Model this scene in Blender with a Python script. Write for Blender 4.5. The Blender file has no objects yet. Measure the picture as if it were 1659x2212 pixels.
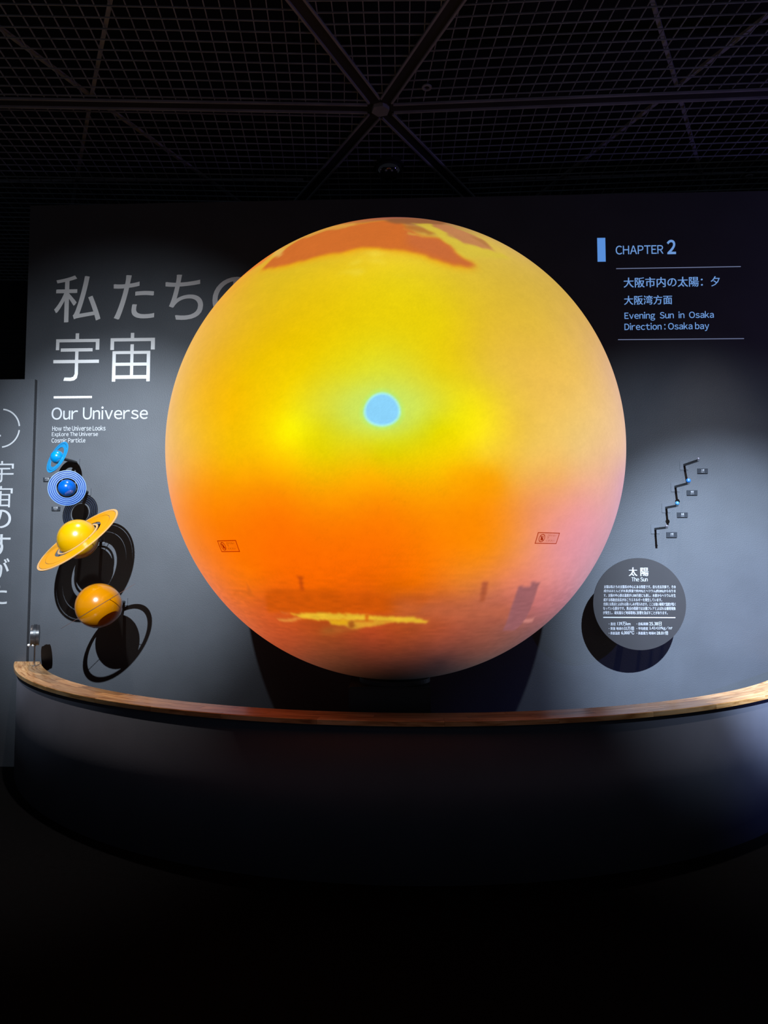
import bpy, bmesh, math
import numpy as np
from mathutils import Vector, Matrix

S = bpy.context.scene
C = S.collection
R_ = math.radians

# ------------------------------------------------------------------ camera
F, W, H = 1533.0, 1659, 2212
PITCH = R_(3.6)
CAM = Vector((0, 0, 1.5))
cd = bpy.data.cameras.new('camera'); cam = bpy.data.objects.new('camera', cd); C.objects.link(cam)
cam.location = CAM; cam.rotation_euler = (R_(90) + PITCH, 0, 0)
cd.sensor_fit = 'HORIZONTAL'; cd.sensor_width = 36; cd.lens = F / W * 36
cd.clip_start = .05; cd.clip_end = 100
S.camera = cam

# ------------------------------------------------------------------ world, exposure
w = bpy.data.worlds.new('world'); S.world = w; w.use_nodes = True
w.node_tree.nodes['Background'].inputs[0].default_value = (.55, .62, .8, 1)
w.node_tree.nodes['Background'].inputs[1].default_value = .085
S.view_settings.view_transform = 'Standard'; S.view_settings.look = 'None'
S.view_settings.gamma = 1; S.view_settings.exposure = 0; S.view_settings.use_curve_mapping = False

# ------------------------------------------------------------------ lights (track spots in front of the wall, plus added fills over the cap)
def spot(name, loc, target, power, col, angle, blend, size=.03):
    l = bpy.data.lights.new(name, 'SPOT'); l.energy = power; l.color = col
    l.spot_size = R_(angle); l.spot_blend = blend; l.shadow_soft_size = size
    o = bpy.data.objects.new(name, l); C.objects.link(o); o.location = loc
    o.rotation_euler = (Vector(target) - Vector(loc)).to_track_quat('-Z', 'Y').to_euler()
    return o
spot('spotlight_left', (-1.6, 0, 4.4), (-2.0, 5.15, 1.80), 4600, (.74, .86, 1), 28, 1.0)
spot('spotlight_left_spill', (-1.6, 0, 4.4), (-1.95, 5.15, 1.95), 850, (.74, .86, 1), 41, 1.0)
spot('spotlight_right', (1.6, 0, 4.4), (2.45, 5.05, .95), 9300, (.60, .76, 1), 26, 1.0)
spot('spotlight_right_spill', (1.6, 0, 4.4), (2.2, 5.15, 1.05), 1000, (.64, .78, 1), 38, 1.0)
spot('added_cap_fill_left', (-2.0, 4.45, 4.4), (-2.0, 4.3, .74), 330, (1, .9, .82), 46, .9)  # added lamp above the counter, only there to brighten the oak cap
spot('added_cap_fill_right', (2.3, 4.45, 4.4), (2.3, 4.4, .74), 300, (1, .9, .82), 46, .9)  # added twin on the right, lifts the cap there as well
spot('spotlight_blue', (6.0, 1.5, 2.6), (3.1, 4.5, .5), 600, (.20, .28, 1), 36, 1.0, .05)
spot('spotlight_violet', (5.6, 3.2, 2.4), (3.0, 5.2, 4.7), 110, (.38, .28, 1), 95, 1.0, .1)

# ------------------------------------------------------------------ helpers
def ray(px, py):
    a = (px - W / 2) / F; b = (H / 2 - py) / F
    return Vector((a, math.cos(PITCH) - b * math.sin(PITCH), math.sin(PITCH) + b * math.cos(PITCH)))
def at_z(px, py, z):
    d = ray(px, py); return CAM + d * ((z - CAM.z) / d.z)

PSI = R_(2.3)
WO = Vector((0, 5.11, 0))                       # wall origin
WU = Vector((math.cos(PSI), -math.sin(PSI), 0)) # along the wall, to the right
WN = Vector((-math.sin(PSI), -math.cos(PSI), 0))# out of the wall
def on_wall(px, py, s=0.0):
    d = ray(px, py); t = ((WO + WN * s) - CAM).dot(WN) / d.dot(WN)
    return CAM + d * t
def wall_uv(px, py, s=0.0):
    q = on_wall(px, py, s) - WO; return q.dot(WU), q.z
def wpt(u, z, s=0.0): return WO + WU * u + WN * s + Vector((0, 0, z))
WALL_M = Matrix((WU, Vector((0, 0, 1)), WN)).transposed().to_4x4()   # columns: x=u, y=up, z=out

def lin(c):
    return tuple((v / 255 / 12.92 if v / 255 <= .04045 else ((v / 255 + .055) / 1.055) ** 2.4) for v in c)

def mat(name, col, rough=.5, metal=0, spec=.5, noise=0, nscale=8, coat=0, emis=None, estr=1, bump=0, bscale=60, alpha=1, trans=0, rnd=0):
    m = bpy.data.materials.new(name); m.use_nodes = True; nt = m.node_tree
    b = nt.nodes['Principled BSDF']; I = b.inputs
    I['Base Color'].default_value = (*col, 1); I['Roughness'].default_value = rough
    I['Metallic'].default_value = metal; I['Specular IOR Level'].default_value = spec
    I['Coat Weight'].default_value = coat; I['Coat Roughness'].default_value = .08
    I['Alpha'].default_value = alpha; I['Transmission Weight'].default_value = trans
    tc = nt.nodes.new('ShaderNodeTexCoord')
    if noise:
        n = nt.nodes.new('ShaderNodeTexNoise'); n.inputs['Scale'].default_value = nscale; n.inputs['Detail'].default_value = 5
        r = nt.nodes.new('ShaderNodeMapRange'); r.inputs[1].default_value = .3; r.inputs[2].default_value = .7
        r.inputs[3].default_value = 1 - noise; r.inputs[4].default_value = 1 + noise
        mx = nt.nodes.new('ShaderNodeVectorMath'); mx.operation = 'SCALE'; mx.inputs[0].default_value = col
        nt.links.new(tc.outputs['Object'], n.inputs['Vector']); nt.links.new(n.outputs[0], r.inputs[0])
        nt.links.new(r.outputs[0], mx.inputs['Scale']); nt.links.new(mx.outputs[0], I['Base Color'])
    if bump:
        n2 = nt.nodes.new('ShaderNodeTexNoise'); n2.inputs['Scale'].default_value = bscale; n2.inputs['Detail'].default_value = 4
        bp = nt.nodes.new('ShaderNodeBump'); bp.inputs['Strength'].default_value = bump; bp.inputs['Distance'].default_value = .003
        nt.links.new(tc.outputs['Object'], n2.inputs['Vector']); nt.links.new(n2.outputs[0], bp.inputs['Height']); nt.links.new(bp.outputs[0], I['Normal'])
    if emis:
        I['Emission Color'].default_value = (*emis, 1); I['Emission Strength'].default_value = estr
    return m

M = {}
M['wall'] = mat('wall_paint', (.036, .038, .043), .55, noise=.10, nscale=3.5, bump=.25, bscale=140)
M['wall_dark'] = mat('dark_wall', (.012, .012, .014), .8, noise=.1)
M['floor'] = mat('floor_carpet', (.0025, .0025, .003), .9, spec=.05, noise=.25, nscale=40, bump=.3, bscale=200)
M['counter'] = mat('counter_laminate', (.075, .078, .098), .5, noise=.06, nscale=5, bump=.1, bscale=90)
M['ceil'] = mat('ceiling_black', (.0015, .0015, .0018), .9, noise=.1)
M['wire'] = mat('mesh_wire', (.16, .18, .20), .6, metal=0, noise=.25, nscale=6)
M['rail'] = mat('beam_rail', (.20, .21, .235), .5, noise=.2, nscale=5)
M['web'] = mat('beam_web', (.012, .012, .014), .7, noise=.2)
M['white'] = mat('white_lettering', (.32, .32, .32), .6, noise=.03)
M['greytext'] = mat('grey_lettering', (.60, .575, .55), .6, noise=.03)
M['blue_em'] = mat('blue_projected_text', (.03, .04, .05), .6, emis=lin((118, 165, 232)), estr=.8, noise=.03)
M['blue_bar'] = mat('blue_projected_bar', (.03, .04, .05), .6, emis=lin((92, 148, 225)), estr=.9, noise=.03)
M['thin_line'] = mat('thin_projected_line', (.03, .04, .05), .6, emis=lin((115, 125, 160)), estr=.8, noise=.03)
M['disc'] = mat('panel_grey', (.0175, .0155, .016), .6, spec=.25, noise=.05)
M['plate'] = mat('plate_dark', (.02, .022, .026), .25, noise=.1)
M['mount'] = mat('mount_black', (.012, .012, .014), .4, noise=.1)
M['mountplate'] = mat('mount_plate_grey', (.042, .045, .052), .5, noise=.1)
M['neptune'] = mat('neptune_blue', (0.0000, 0.1318, 0.3100), .22, noise=.04, coat=.6)
M['nept_ring'] = mat('neptune_ring_blue', (0.0047, 0.1473, 0.3100), .3, noise=.04, coat=.4)
M['nept_line'] = mat('neptune_ring_dark', (.0, .02, .06), .4, noise=.04)
M['uranus'] = mat('uranus_blue', (0.0000, 0.0543, 0.2635), .2, noise=.04, coat=.6)
M['ur_ring'] = mat('uranus_ring_blue', (.014, .09, .24), .3, noise=.04, coat=.4)
M['saturn'] = mat('saturn_yellow', (0.3720, 0.1938, 0.0000), .22, noise=.03, coat=.6)
M['sat_ring'] = mat('saturn_ring_yellow', (.42, .165, .0), .3, noise=.04, spec=.25)
M['sat_rim'] = mat('saturn_ring_pale', (0.4030, 0.2170, 0.0775), .3, noise=.04, spec=.25)
M['sat_line'] = mat('saturn_ring_dark', (.09, .03, .001), .4, noise=.04)
M['jupiter'] = mat('jupiter_orange', (0.3720, 0.1271, 0.0000), .2, noise=.03, coat=.6)
M['jup_ring'] = mat('jupiter_ring_pink', (.12, .055, .04), .35, noise=.04, coat=.4)
M['tiny_white'] = mat('pale_ball', (.10, .09, .11), .3, noise=.05, coat=.5)
M['tiny_blue'] = mat('blue_ball', (.02, .10, .27), .3, noise=.05, coat=.5)
M['tiny_cyan'] = mat('light_blue_ball', (.04, .15, .29), .3, noise=.05, coat=.5)
M['chrome'] = mat('chrome', (.7, .7, .72), .15, metal=1, noise=.03)
M['steel_dark'] = mat('smoked_steel', (.03, .028, .03), .3, metal=.3, noise=.1)
M['pedestal'] = mat('pedestal_black', (.02, .018, .018), .5, noise=.1)
M['glass_dark'] = mat('dome_glass', (.02, .02, .022), .08, noise=.05, coat=1)
M['lens'] = mat('lens_glint', (.35, .35, .38), .2, metal=.5, noise=.05)

def acrylic(name, tint, alpha, dif):
    m = bpy.data.materials.new(name); m.use_nodes = True; nt = m.node_tree; nt.nodes.clear()
    o = nt.nodes.new('ShaderNodeOutputMaterial'); mx = nt.nodes.new('ShaderNodeMixShader')
    t = nt.nodes.new('ShaderNodeBsdfTransparent'); t.inputs[0].default_value = (*tint, 1)
    d = nt.nodes.new('ShaderNodeBsdfPrincipled'); d.inputs['Base Color'].default_value = (*dif, 1); d.inputs['Roughness'].default_value = .2
    n = nt.nodes.new('ShaderNodeTexNoise'); n.inputs['Scale'].default_value = 30
    r = nt.nodes.new('ShaderNodeMapRange'); r.inputs[3].default_value = alpha - .04; r.inputs[4].default_value = alpha + .04
    nt.links.new(n.outputs[0], r.inputs[0]); nt.links.new(r.outputs[0], mx.inputs[0])
    nt.links.new(t.outputs[0], mx.inputs[1]); nt.links.new(d.outputs[0], mx.inputs[2]); nt.links.new(mx.outputs[0], o.inputs[0])
    return m
M['ur_acrylic'] = acrylic('uranus_ring_acrylic', (.72, .82, 1), .42, (.0, .035, .22))
M['film'] = acrylic('sticker_film', (.97, .93, .93), .06, (.6, .5, .5))
M['ink'] = acrylic('sticker_red_ink', (.62, .22, .10), .10, (.4, .03, .01))
M['ink_soft'] = acrylic('sticker_red_print', (.70, .42, .30), .06, (.4, .05, .02))

def wood():
    m = bpy.data.materials.new('oak_cap'); m.use_nodes = True; nt = m.node_tree; b = nt.nodes['Principled BSDF']
    b.inputs['Roughness'].default_value = .3; b.inputs['Coat Weight'].default_value = .4; b.inputs['Coat Roughness'].default_value = .15
    tc = nt.nodes.new('ShaderNodeTexCoord'); oi = nt.nodes.new('ShaderNodeObjectInfo')
    at = nt.nodes.new('ShaderNodeAttribute'); at.attribute_name = 'grain'
    ad = nt.nodes.new('ShaderNodeVectorMath'); ad.operation = 'ADD'
    sc = nt.nodes.new('ShaderNodeVectorMath'); sc.operation = 'SCALE'; sc.inputs['Scale'].default_value = 37
    cb = nt.nodes.new('ShaderNodeCombineXYZ')
    nt.links.new(oi.outputs['Random'], cb.inputs[0]); nt.links.new(oi.outputs['Random'], cb.inputs[1]); nt.links.new(oi.outputs['Random'], cb.inputs[2])
    nt.links.new(cb.outputs[0], sc.inputs[0]); nt.links.new(at.outputs['Vector'], ad.inputs[0]); nt.links.new(sc.outputs[0], ad.inputs[1])
    mp = nt.nodes.new('ShaderNodeMapping'); mp.inputs['Scale'].default_value = (3.2, 48, 30)
    nt.links.new(ad.outputs[0], mp.inputs[0])
    n = nt.nodes.new('ShaderNodeTexNoise'); n.inputs['Scale'].default_value = 1.3; n.inputs['Detail'].default_value = 6; n.inputs['Distortion'].default_value = .6
    nt.links.new(mp.outputs[0], n.inputs['Vector'])
    cr = nt.nodes.new('ShaderNodeValToRGB'); e = cr.color_ramp.elements
    e[0].position = .33; e[0].color = (.36, .14, .035, 1); e[1].position = .66; e[1].color = (.78, .47, .22, 1)
    e2 = cr.color_ramp.elements.new(.48); e2.color = (.66, .34, .125, 1)
    nt.links.new(n.outputs[0], cr.inputs[0])
    hs = nt.nodes.new('ShaderNodeHueSaturation'); mr = nt.nodes.new('ShaderNodeMapRange')
    mr.inputs[3].default_value = .62; mr.inputs[4].default_value = 1.2
    nt.links.new(oi.outputs['Random'], mr.inputs[0]); nt.links.new(mr.outputs[0], hs.inputs['Value']); nt.links.new(cr.outputs[0], hs.inputs['Color'])
    nt.links.new(hs.outputs[0], b.inputs['Base Color'])
    bp = nt.nodes.new('ShaderNodeBump'); bp.inputs['Strength'].default_value = .08; bp.inputs['Distance'].default_value = .002
    nt.links.new(n.outputs[0], bp.inputs['Height']); nt.links.new(bp.outputs[0], b.inputs['Normal'])
    return m
M['wood'] = wood()

def link(name, me, m, parent=None, world=None, smooth=False):
    o = bpy.data.objects.new(name, me); C.objects.link(o)
    if m and not me.materials: me.materials.append(m)
    if smooth:
        me.polygons.foreach_set('use_smooth', [True] * len(me.polygons))
    if world is not None: o.matrix_world = world
    if parent:
        o.parent = parent; o.matrix_parent_inverse = Matrix.Identity(4)
        pw = parent['_w'] if '_w' in parent else None
        base = world if world is not None else Matrix.Identity(4)
        o.matrix_local = PW[parent.name].inverted() @ base
    PW[o.name] = world.copy() if world is not None else Matrix.Identity(4)
    return o
PW = {}
def bmobj(name, bm, m, parent=None, world=None, smooth=False):
    me = bpy.data.meshes.new(name); bmesh.ops.recalc_face_normals(bm, faces=bm.faces); bm.to_mesh(me); bm.free()
    return link(name, me, m, parent, world, smooth)
def tag(o, label=None, cat=None, group=None, kind=None):
    if label: o['label'] = label
    if cat: o['category'] = cat
    if group: o['group'] = group
    if kind: o['kind'] = kind
    return o
def empty(name, loc, label, cat, group=None):
    o = bpy.data.objects.new(name, None); C.objects.link(o); o.location = loc; o.empty_display_size = .05
    PW[o.name] = Matrix.Translation(loc)
    return tag(o, label, cat, group)

def bm_box(bm, x0, x1, y0, y1, z0, z1, M4=None):
    vs = [Vector((x, y, z)) for x in (x0, x1) for y in (y0, y1) for z in (z0, z1)]
    if M4 is not None: vs = [M4 @ v for v in vs]
    v = [bm.verts.new(q) for q in vs]
    for f in ((0, 1, 3, 2), (4, 6, 7, 5), (0, 4, 5, 1), (2, 3, 7, 6), (0, 2, 6, 4), (1, 5, 7, 3)):
        bm.faces.new([v[i] for i in f])
def bm_tube(bm, p0, p1, r, n=16, r2=None):
    p0, p1 = Vector(p0), Vector(p1); d = (p1 - p0).normalized()
    a = d.orthogonal().normalized(); b = d.cross(a); r2 = r if r2 is None else r2
    A = [bm.verts.new(p0 + (a * math.cos(t) + b * math.sin(t)) * r) for t in [2 * math.pi * i / n for i in range(n)]]
    B = [bm.verts.new(p1 + (a * math.cos(t) + b * math.sin(t)) * r2) for t in [2 * math.pi * i / n for i in range(n)]]
    for i in range(n): bm.faces.new((A[i], A[(i + 1) % n], B[(i + 1) % n], B[i]))
    bm.faces.new(A[::-1]); bm.faces.new(B)
def bm_bar(bm, p0, p1, width, z0, z1):
    """flat bar between two plan points"""
    d = Vector((p1[0] - p0[0], p1[1] - p0[1], 0)); n = Vector((-d.y, d.x, 0)).normalized() * width / 2
    vs = []
    for p in (p0, p1):
        for s in (-1, 1):
            for z in (z0, z1): vs.append(bm.verts.new((p[0] + n.x * s, p[1] + n.y * s, z)))
    for f in ((0, 1, 3, 2), (4, 6, 7, 5), (0, 4, 5, 1), (2, 3, 7, 6), (0, 2, 6, 4), (1, 5, 7, 3)):
        bm.faces.new([vs[i] for i in f])
def bm_ring(bm, r0, r1, t, n=96):
    rows = []
    for i in range(n):
        a = 2 * math.pi * i / n; c, s = math.cos(a), math.sin(a)
        rows.append([bm.verts.new((r * c, r * s, z)) for r, z in ((r0, -t / 2), (r1, -t / 2), (r1, t / 2), (r0, t / 2))])
    for i in range(n):
        A, B = rows[i], rows[(i + 1) % n]
        for k in range(4): bm.faces.new((A[k], A[(k + 1) % 4], B[(k + 1) % 4], B[k]))

def _r(x0, y0, x1, y1): return [(x0, y0), (x0, y1), (x1, y1), (x1, y0)]
STROKES = {   # two characters drawn stroke by stroke (y down), so their top dots stand upright
    '宇': [_r(480, 475, 502, 512), _r(357, 512, 632, 532), _r(357, 532, 378, 582), _r(609, 532, 632, 582), _r(388, 571, 590, 592), _r(480, 592, 501, 645), _r(343, 645, 632, 666),
          [(480, 666), (480, 735), (472, 752), (455, 758), (416, 757), (410, 778), (455, 780), (478, 776), (495, 762), (501, 735), (501, 666)]],
    '宙': [_r(836, 472, 858, 505), _r(708, 505, 990, 526), _r(708, 526, 731, 580), _r(965, 526, 990, 580), _r(835, 545, 857, 588), _r(722, 588, 962, 607), _r(722, 607, 744, 782),
          _r(940, 607, 962, 782), _r(744, 662, 836, 682), _r(856, 662, 940, 682), _r(836, 607, 856, 742), _r(744, 742, 940, 765)]}
def text_mesh(s, offset=0.0, extrude=0.0):
    """flat lettering as plain vertex / face lists, x right, y up"""
    if s in STROKES:
        V, Fc = [], []
        for pl in STROKES[s]:
            Fc.append(tuple(range(len(V), len(V) + len(pl)))); V += [Vector((x / 300, -y / 300, 0)) for x, y in pl]
        return V, Fc
    cu = bpy.data.curves.new('t', 'FONT'); cu.body = s; cu.size = 1; cu.offset = offset; cu.extrude = extrude
    cu.resolution_u = 8 if len(s) == 1 else 3; cu.space_line = 1.0
    o = bpy.data.objects.new('t', cu); C.objects.link(o)
    dg = bpy.context.evaluated_depsgraph_get(); me = bpy.data.meshes.new_from_object(o.evaluated_get(dg))
    V = [v.co.copy() for v in me.vertices]; Fc = [tuple(p.vertices) for p in me.polygons]
    bpy.data.objects.remove(o); bpy.data.curves.remove(cu); bpy.data.meshes.remove(me)
    return V, Fc
def latin_mesh(s, offset=0.0, gap=.075, space=.26):
    """proportional lettering set from the sans-serif full-width glyphs"""
    V, Fc, x = [], [], 0.0
    for ch in s:
        if ch == ' ': x += space; continue
        v, f = text_mesh(chr(ord(ch) + 0xFEE0) if 33 <= ord(ch) <= 126 else ch, offset)
        if not v: continue
        x0, x1 = min(p.x for p in v), max(p.x for p in v); n = len(V)
        V += [Vector((p.x - x0 + x, p.y, 0)) for p in v]; Fc += [tuple(i + n for i in q) for q in f]
        x += x1 - x0 + gap
    return V, Fc
def wall_text(name, s, box, m, parent=None, off=.0, st=.0, fit=True, ref=None, thick=.0015, bold=0):
    """lettering fitted to the pixel box (x0,y0,x1,y1) on the wall plane at stand-off st"""
    V, Fc = (latin_mesh if all(ord(c) < 256 for c in s) else text_mesh)(s, off)
    if bold and s not in STROKES:                                   # heavier strokes: the outline struck twice, a hair apart
        n = len(V); V = [v + Vector((-bold, 0, 0)) for v in V] + [v + Vector((bold, bold * .4, .001)) for v in V]
        Fc = Fc + [tuple(i + n for i in q) for q in Fc]
    xs = [v.x for v in V]; ys = [v.y for v in V]
    bx0, bx1, by0, by1 = min(xs), max(xs), min(ys), max(ys)
    st2 = st + thick
    ua, zt = wall_uv(box[0], box[1], st2); ub, zb = wall_uv(box[2], box[3], st2)
    uc, zt2 = wall_uv(box[2], box[1], st2); ud, zb2 = wall_uv(box[0], box[3], st2)
    u0, u1 = (ua + ud) / 2, (ub + uc) / 2; z1, z0 = (zt + zt2) / 2, (zb + zb2) / 2
    org = Vector((u0, z0))
    co = [((v.x - bx0) / (bx1 - bx0) * (u1 - u0), (v.y - by0) / (by1 - by0) * (z1 - z0), v.z * .35) for v in V]
    me = bpy.data.meshes.new(name); me.from_pydata(co, [], Fc); me.update()
    wm = Matrix.Translation(wpt(u0, z0, st2)) @ WALL_M
    return link(name, me, m, parent, wm)
def wall_rect(name, box, m, parent=None, st=0.0, thick=.0015):
    u0, z1 = wall_uv(box[0], box[1], st + thick); u1, z0 = wall_uv(box[2], box[3], st + thick)
    bm = bmesh.new(); bm_box(bm, 0, u1 - u0, 0, z1 - z0, -thick * .8, 0)
    return bmobj(name, bm, m, parent, Matrix.Translation(wpt(u0, z0, st + thick)) @ WALL_M)

# ------------------------------------------------------------------ structure
bm = bmesh.new(); bm_box(bm, -12, 12, -3, 14, -.1, 0)
tag(bmobj('floor', bm, M['floor']), 'near-black carpeted floor of the dim exhibition hall', kind='structure')

WTOP = wall_uv(829, 429)[1]
uL = wall_uv(59, 650)[0]
bm = bmesh.new(); bm_box(bm, uL, 5.5, 0, WTOP, -.12, 0)
tag(bmobj('wall_back', bm, M['wall'], world=Matrix.Translation(WO) @ WALL_M), 'dark grey painted exhibition wall behind the globe', kind='structure')
pu, pz = wall_uv(75, 819, .035)
bm = bmesh.new(); bm_box(bm, -6.5, wall_uv(62, 1250, .035)[0], 0, pz, -.02, .035)
tag(bmobj('wall_left', bm, M['wall'], world=Matrix.Translation(WO) @ WALL_M), 'lower dark grey wall section left of the globe wall', kind='structure')
# far dark wall behind, with horizontal ribs
bm = bmesh.new(); bm_box(bm, -12, 12, 12.6, 12.7, 0, 7.2)
for i in range(70): bm_box(bm, -12, 12, 12.57, 12.6, .5 + i * .095, .545 + i * .095)
tag(bmobj('wall_rear', bm, M['wall_dark']), 'black ribbed wall far behind the exhibition wall', kind='structure')

# ------------------------------------------------------------------ ceiling: slab, double-rail beams, thin bars, wire mesh
CZ = 4.7
KC = (CZ - 1.5) / 3.0   # grid scale
bm = bmesh.new(); bm_box(bm, -12, 12, -3, 14, CZ + .9, CZ + 1.0)
ceiling = tag(bmobj('ceiling', bm, M['ceil']), 'black ceiling with suspended wire grid and triangular beams', kind='structure')
def cp(px, py): q = at_z(px, py, CZ); return Vector((q.x, q.y))
N0 = cp(822, 235)
def ext(a, b, L): d = (b - a).normalized(); return a + d * L * KC
BE = {'ul': ext(N0, cp(640, 0), 3.6), 'ur': ext(N0, cp(985, 0), 3.6), 'dl': ext(N0, cp(652, 430), 4.2), 'dr': ext(N0, cp(1012, 425), 4.2),
      'l': ext(N0, cp(0, 221), 5.5), 'r': ext(N0, cp(1659, 201), 5.5)}
BW = .085 * KC
for k, e in BE.items():
    d = (e - N0).normalized(); n = Vector((-d.y, d.x)); s = N0 + d * .06 * KC
    bm = bmesh.new(); bm_bar(bm, s, e, BW, CZ + .004, CZ + .03)
    beam = bmobj('beam', bm, M['web'], ceiling)
    for sg in (-1, 1):
        bm = bmesh.new(); o = n * (BW / 2) * sg
        bm_bar(bm, s + o + d * .03, e + o, .013 * KC, CZ - .010, CZ + .004); bmobj('rail', bm, M['rail'], beam)
bm = bmesh.new()
bm_tube(bm, (N0.x, N0.y, CZ - .02), (N0.x, N0.y, CZ + .03), .062 * KC, 6)
bmobj('beam_node', bm, M['rail'], ceiling)
def bar(a, b, wd=.024): 
    wd *= KC
    bm = bmesh.new(); bm_bar(bm, a, b, wd, CZ + .035, CZ + .055); bmobj('cross_bar', bm, M['rail'], ceiling)
NL, NR = cp(197, 221), cp(1463, 200)
bar(NL, ext(NL, cp(241, 0), 3.2)); bar(NL, ext(NL, cp(158, 440), 3.4)); bar(NL, ext(NL, cp(0, 76), 3)); bar(NL, ext(NL, cp(502, 435), 3.2))
bar(NR, ext(NR, cp(1405, 0), 3.2)); bar(NR, ext(NR, cp(1520, 405), 3.4)); bar(NR, ext(NR, cp(1659, 48), 3)); bar(NR, ext(NR, cp(1192, 410), 3.2))
bar(ext(cp(158, 401), cp(655, 399), -2), cp(655, 399), .016); bar(cp(1012, 400), ext(cp(1640, 384), cp(1012, 400), -1.6), .016)

CELL = .0855 * KC
def sector(k1, k2, name, row_px, col_px):
    """wires of one mesh panel: the wedge between two beams at N0"""
    e1, e2 = BE[k1] - N0, BE[k2] - N0
    mid = e1.normalized() + e2.normalized()
    if mid.length < .2: mid = Vector((0, 1)) if k1 in 'x' else mid
    hp = []
    for e in (e1, e2):
        n = Vector((-e.y, e.x)).normalized()
        if n.dot(mid) < 0: n = -n
        hp.append((n, N0.dot(n) + BW / 2))
    hp += [(Vector((1, 0)), -4.6 * KC), (Vector((-1, 0)), -4.6 * KC), (Vector((0, 1)), 2.9 * KC), (Vector((0, -1)), -7.6 * KC)]
    bm = bmesh.new()
    for (pa, pb), h in ((row_px, 0), (col_px, .006)):
        a, b = cp(*pa), cp(*pb); d = (b - a).normalized(); n = Vector((-d.y, d.x))
        k0 = int(-13 / CELL); 
        for k in range(k0, -k0):
            p = a + n * (k * CELL); t0, t1 = -30, 30
            for (hn, hc) in hp:
                den = d.dot(hn); num = hc - p.dot(hn)
                if abs(den) < 1e-9:
                    if num > 0: t1 = -99
                    continue
                t = num / den
                if den > 0: t0 = max(t0, t)
                else: t1 = min(t1, t)
            if t1 - t0 > .02: bm_bar(bm, p + d * t0, p + d * t1, .0058 * KC, CZ + .004 + h, CZ + .012 + h)
    o = bmobj(name, bm, M['wire'], ceiling); o['kind'] = 'stuff'
# row directions follow the slight facets of the real grid; columns run away from the viewer
sector('ul', 'l', 'wire_mesh', ((0, 36), (600, 48)), ((265, 0), (350, 215)))
sector('ul', 'ur', 'wire_mesh', ((700, 30), (900, 29)), ((783, 0), (790, 100)))
sector('ur', 'r', 'wire_mesh', ((1010, 38), (1600, 8)), ((1214, 53), (1144, 210)))
sector('l', 'dl', 'wire_mesh', ((0, 272), (700, 285)), ((265, 235), (345, 400)))
sector('dl', 'dr', 'wire_mesh', ((700, 400), (960, 399)), ((822, 260), (823, 420)))
sector('dr', 'r', 'wire_mesh', ((900, 262), (1600, 232)), ((1216, 230), (1160, 380)))

# dome camera and two sprinklers hanging from the grid
q = at_z(840, 366, CZ - .03)
dome = empty('dome_camera', (q.x, q.y, CZ + .02), 'dark glass dome camera hanging from the wire ceiling above the globe', 'camera')
bm = bmesh.new(); bm_tube(bm, (q.x, q.y, CZ - .01), (q.x, q.y, CZ + .05), .12, 32); bmobj('housing', bm, M['mount'], dome)
bm = bmesh.new(); bmesh.ops.create_uvsphere(bm, u_segments=32, v_segments=16, radius=.108)
bmesh.ops.bisect_plane(bm, geom=bm.verts[:] + bm.edges[:] + bm.faces[:], plane_co=(0, 0, 0), plane_no=(0, 0, 1), clear_outer=True)
bmobj('glass_dome', bm, M['glass_dark'], dome, Matrix.Translation((q.x, q.y, CZ - .01)), True)
for i, dx in enumerate((-.065, -.022, .022, .060)):
    bm = bmesh.new(); bmesh.ops.create_uvsphere(bm, u_segments=12, v_segments=8, radius=.013)
    bmobj('lens', bm, M['lens'], dome, Matrix.Translation((q.x + dx, q.y - .076 + abs(dx) * .3, CZ - .084 + abs(dx) * .35)), True)  # pale balls stand in for the bright reflections of the lenses
for (px, py), lab in (((922, 192), 'small dark sprinkler above the beam crossing, upper right of the dome'), ((1617, 384), 'tiny pale sprinkler at the far right edge of the grid ceiling')):
    q = at_z(px, py, CZ - .02)
    sp = empty('sprinkler', (q.x, q.y, CZ), lab, 'sprinkler', 'ceiling sprinklers')
    bm = bmesh.new(); bm_tube(bm, (q.x, q.y, CZ - .005), (q.x, q.y, CZ + .06), .018, 12); bmobj('stem', bm, M['steel_dark'], sp)
    bm = bmesh.new(); bm_ring(bm, .018, .034, .008, 24); bmobj('collar', bm, M['rail'] if px < 1000 else M['lens'], sp, Matrix.Translation((q.x, q.y, CZ - .01)))

# ------------------------------------------------------------------ curved counter with wooden cap
CX, CY = .207, 6.463
R_B, R_O, R_I, HC, TC = 3.125, 3.147, 2.975, .7455, .025
def end_angle(r, side):
    """angle where the circle of radius r meets the wall face"""
    # solve (C + r*(cos,sin) - WO).WN = s
    s = .036 if side < 0 else .0015
    lo, hi = (-math.pi, -math.pi / 2) if side < 0 else (0, -math.pi / 2)
    f = lambda a: (Vector((CX + r * math.cos(a), CY + r * math.sin(a), 0)) - WO).dot(WN) - s
    for _ in range(50):
        m = (lo + hi) / 2
        if f(m) > 0: hi = m
        else: lo = m
    return (lo + hi) / 2
EA = {}
def arc_pt(r, t, z):
    if r not in EA: EA[r] = (end_angle(r, -1), end_angle(r, 1))
    a0, a1 = EA[r]; a = a0 + (a1 - a0) * t
    return Vector((CX + r * math.cos(a), CY + r * math.sin(a), z))
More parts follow.
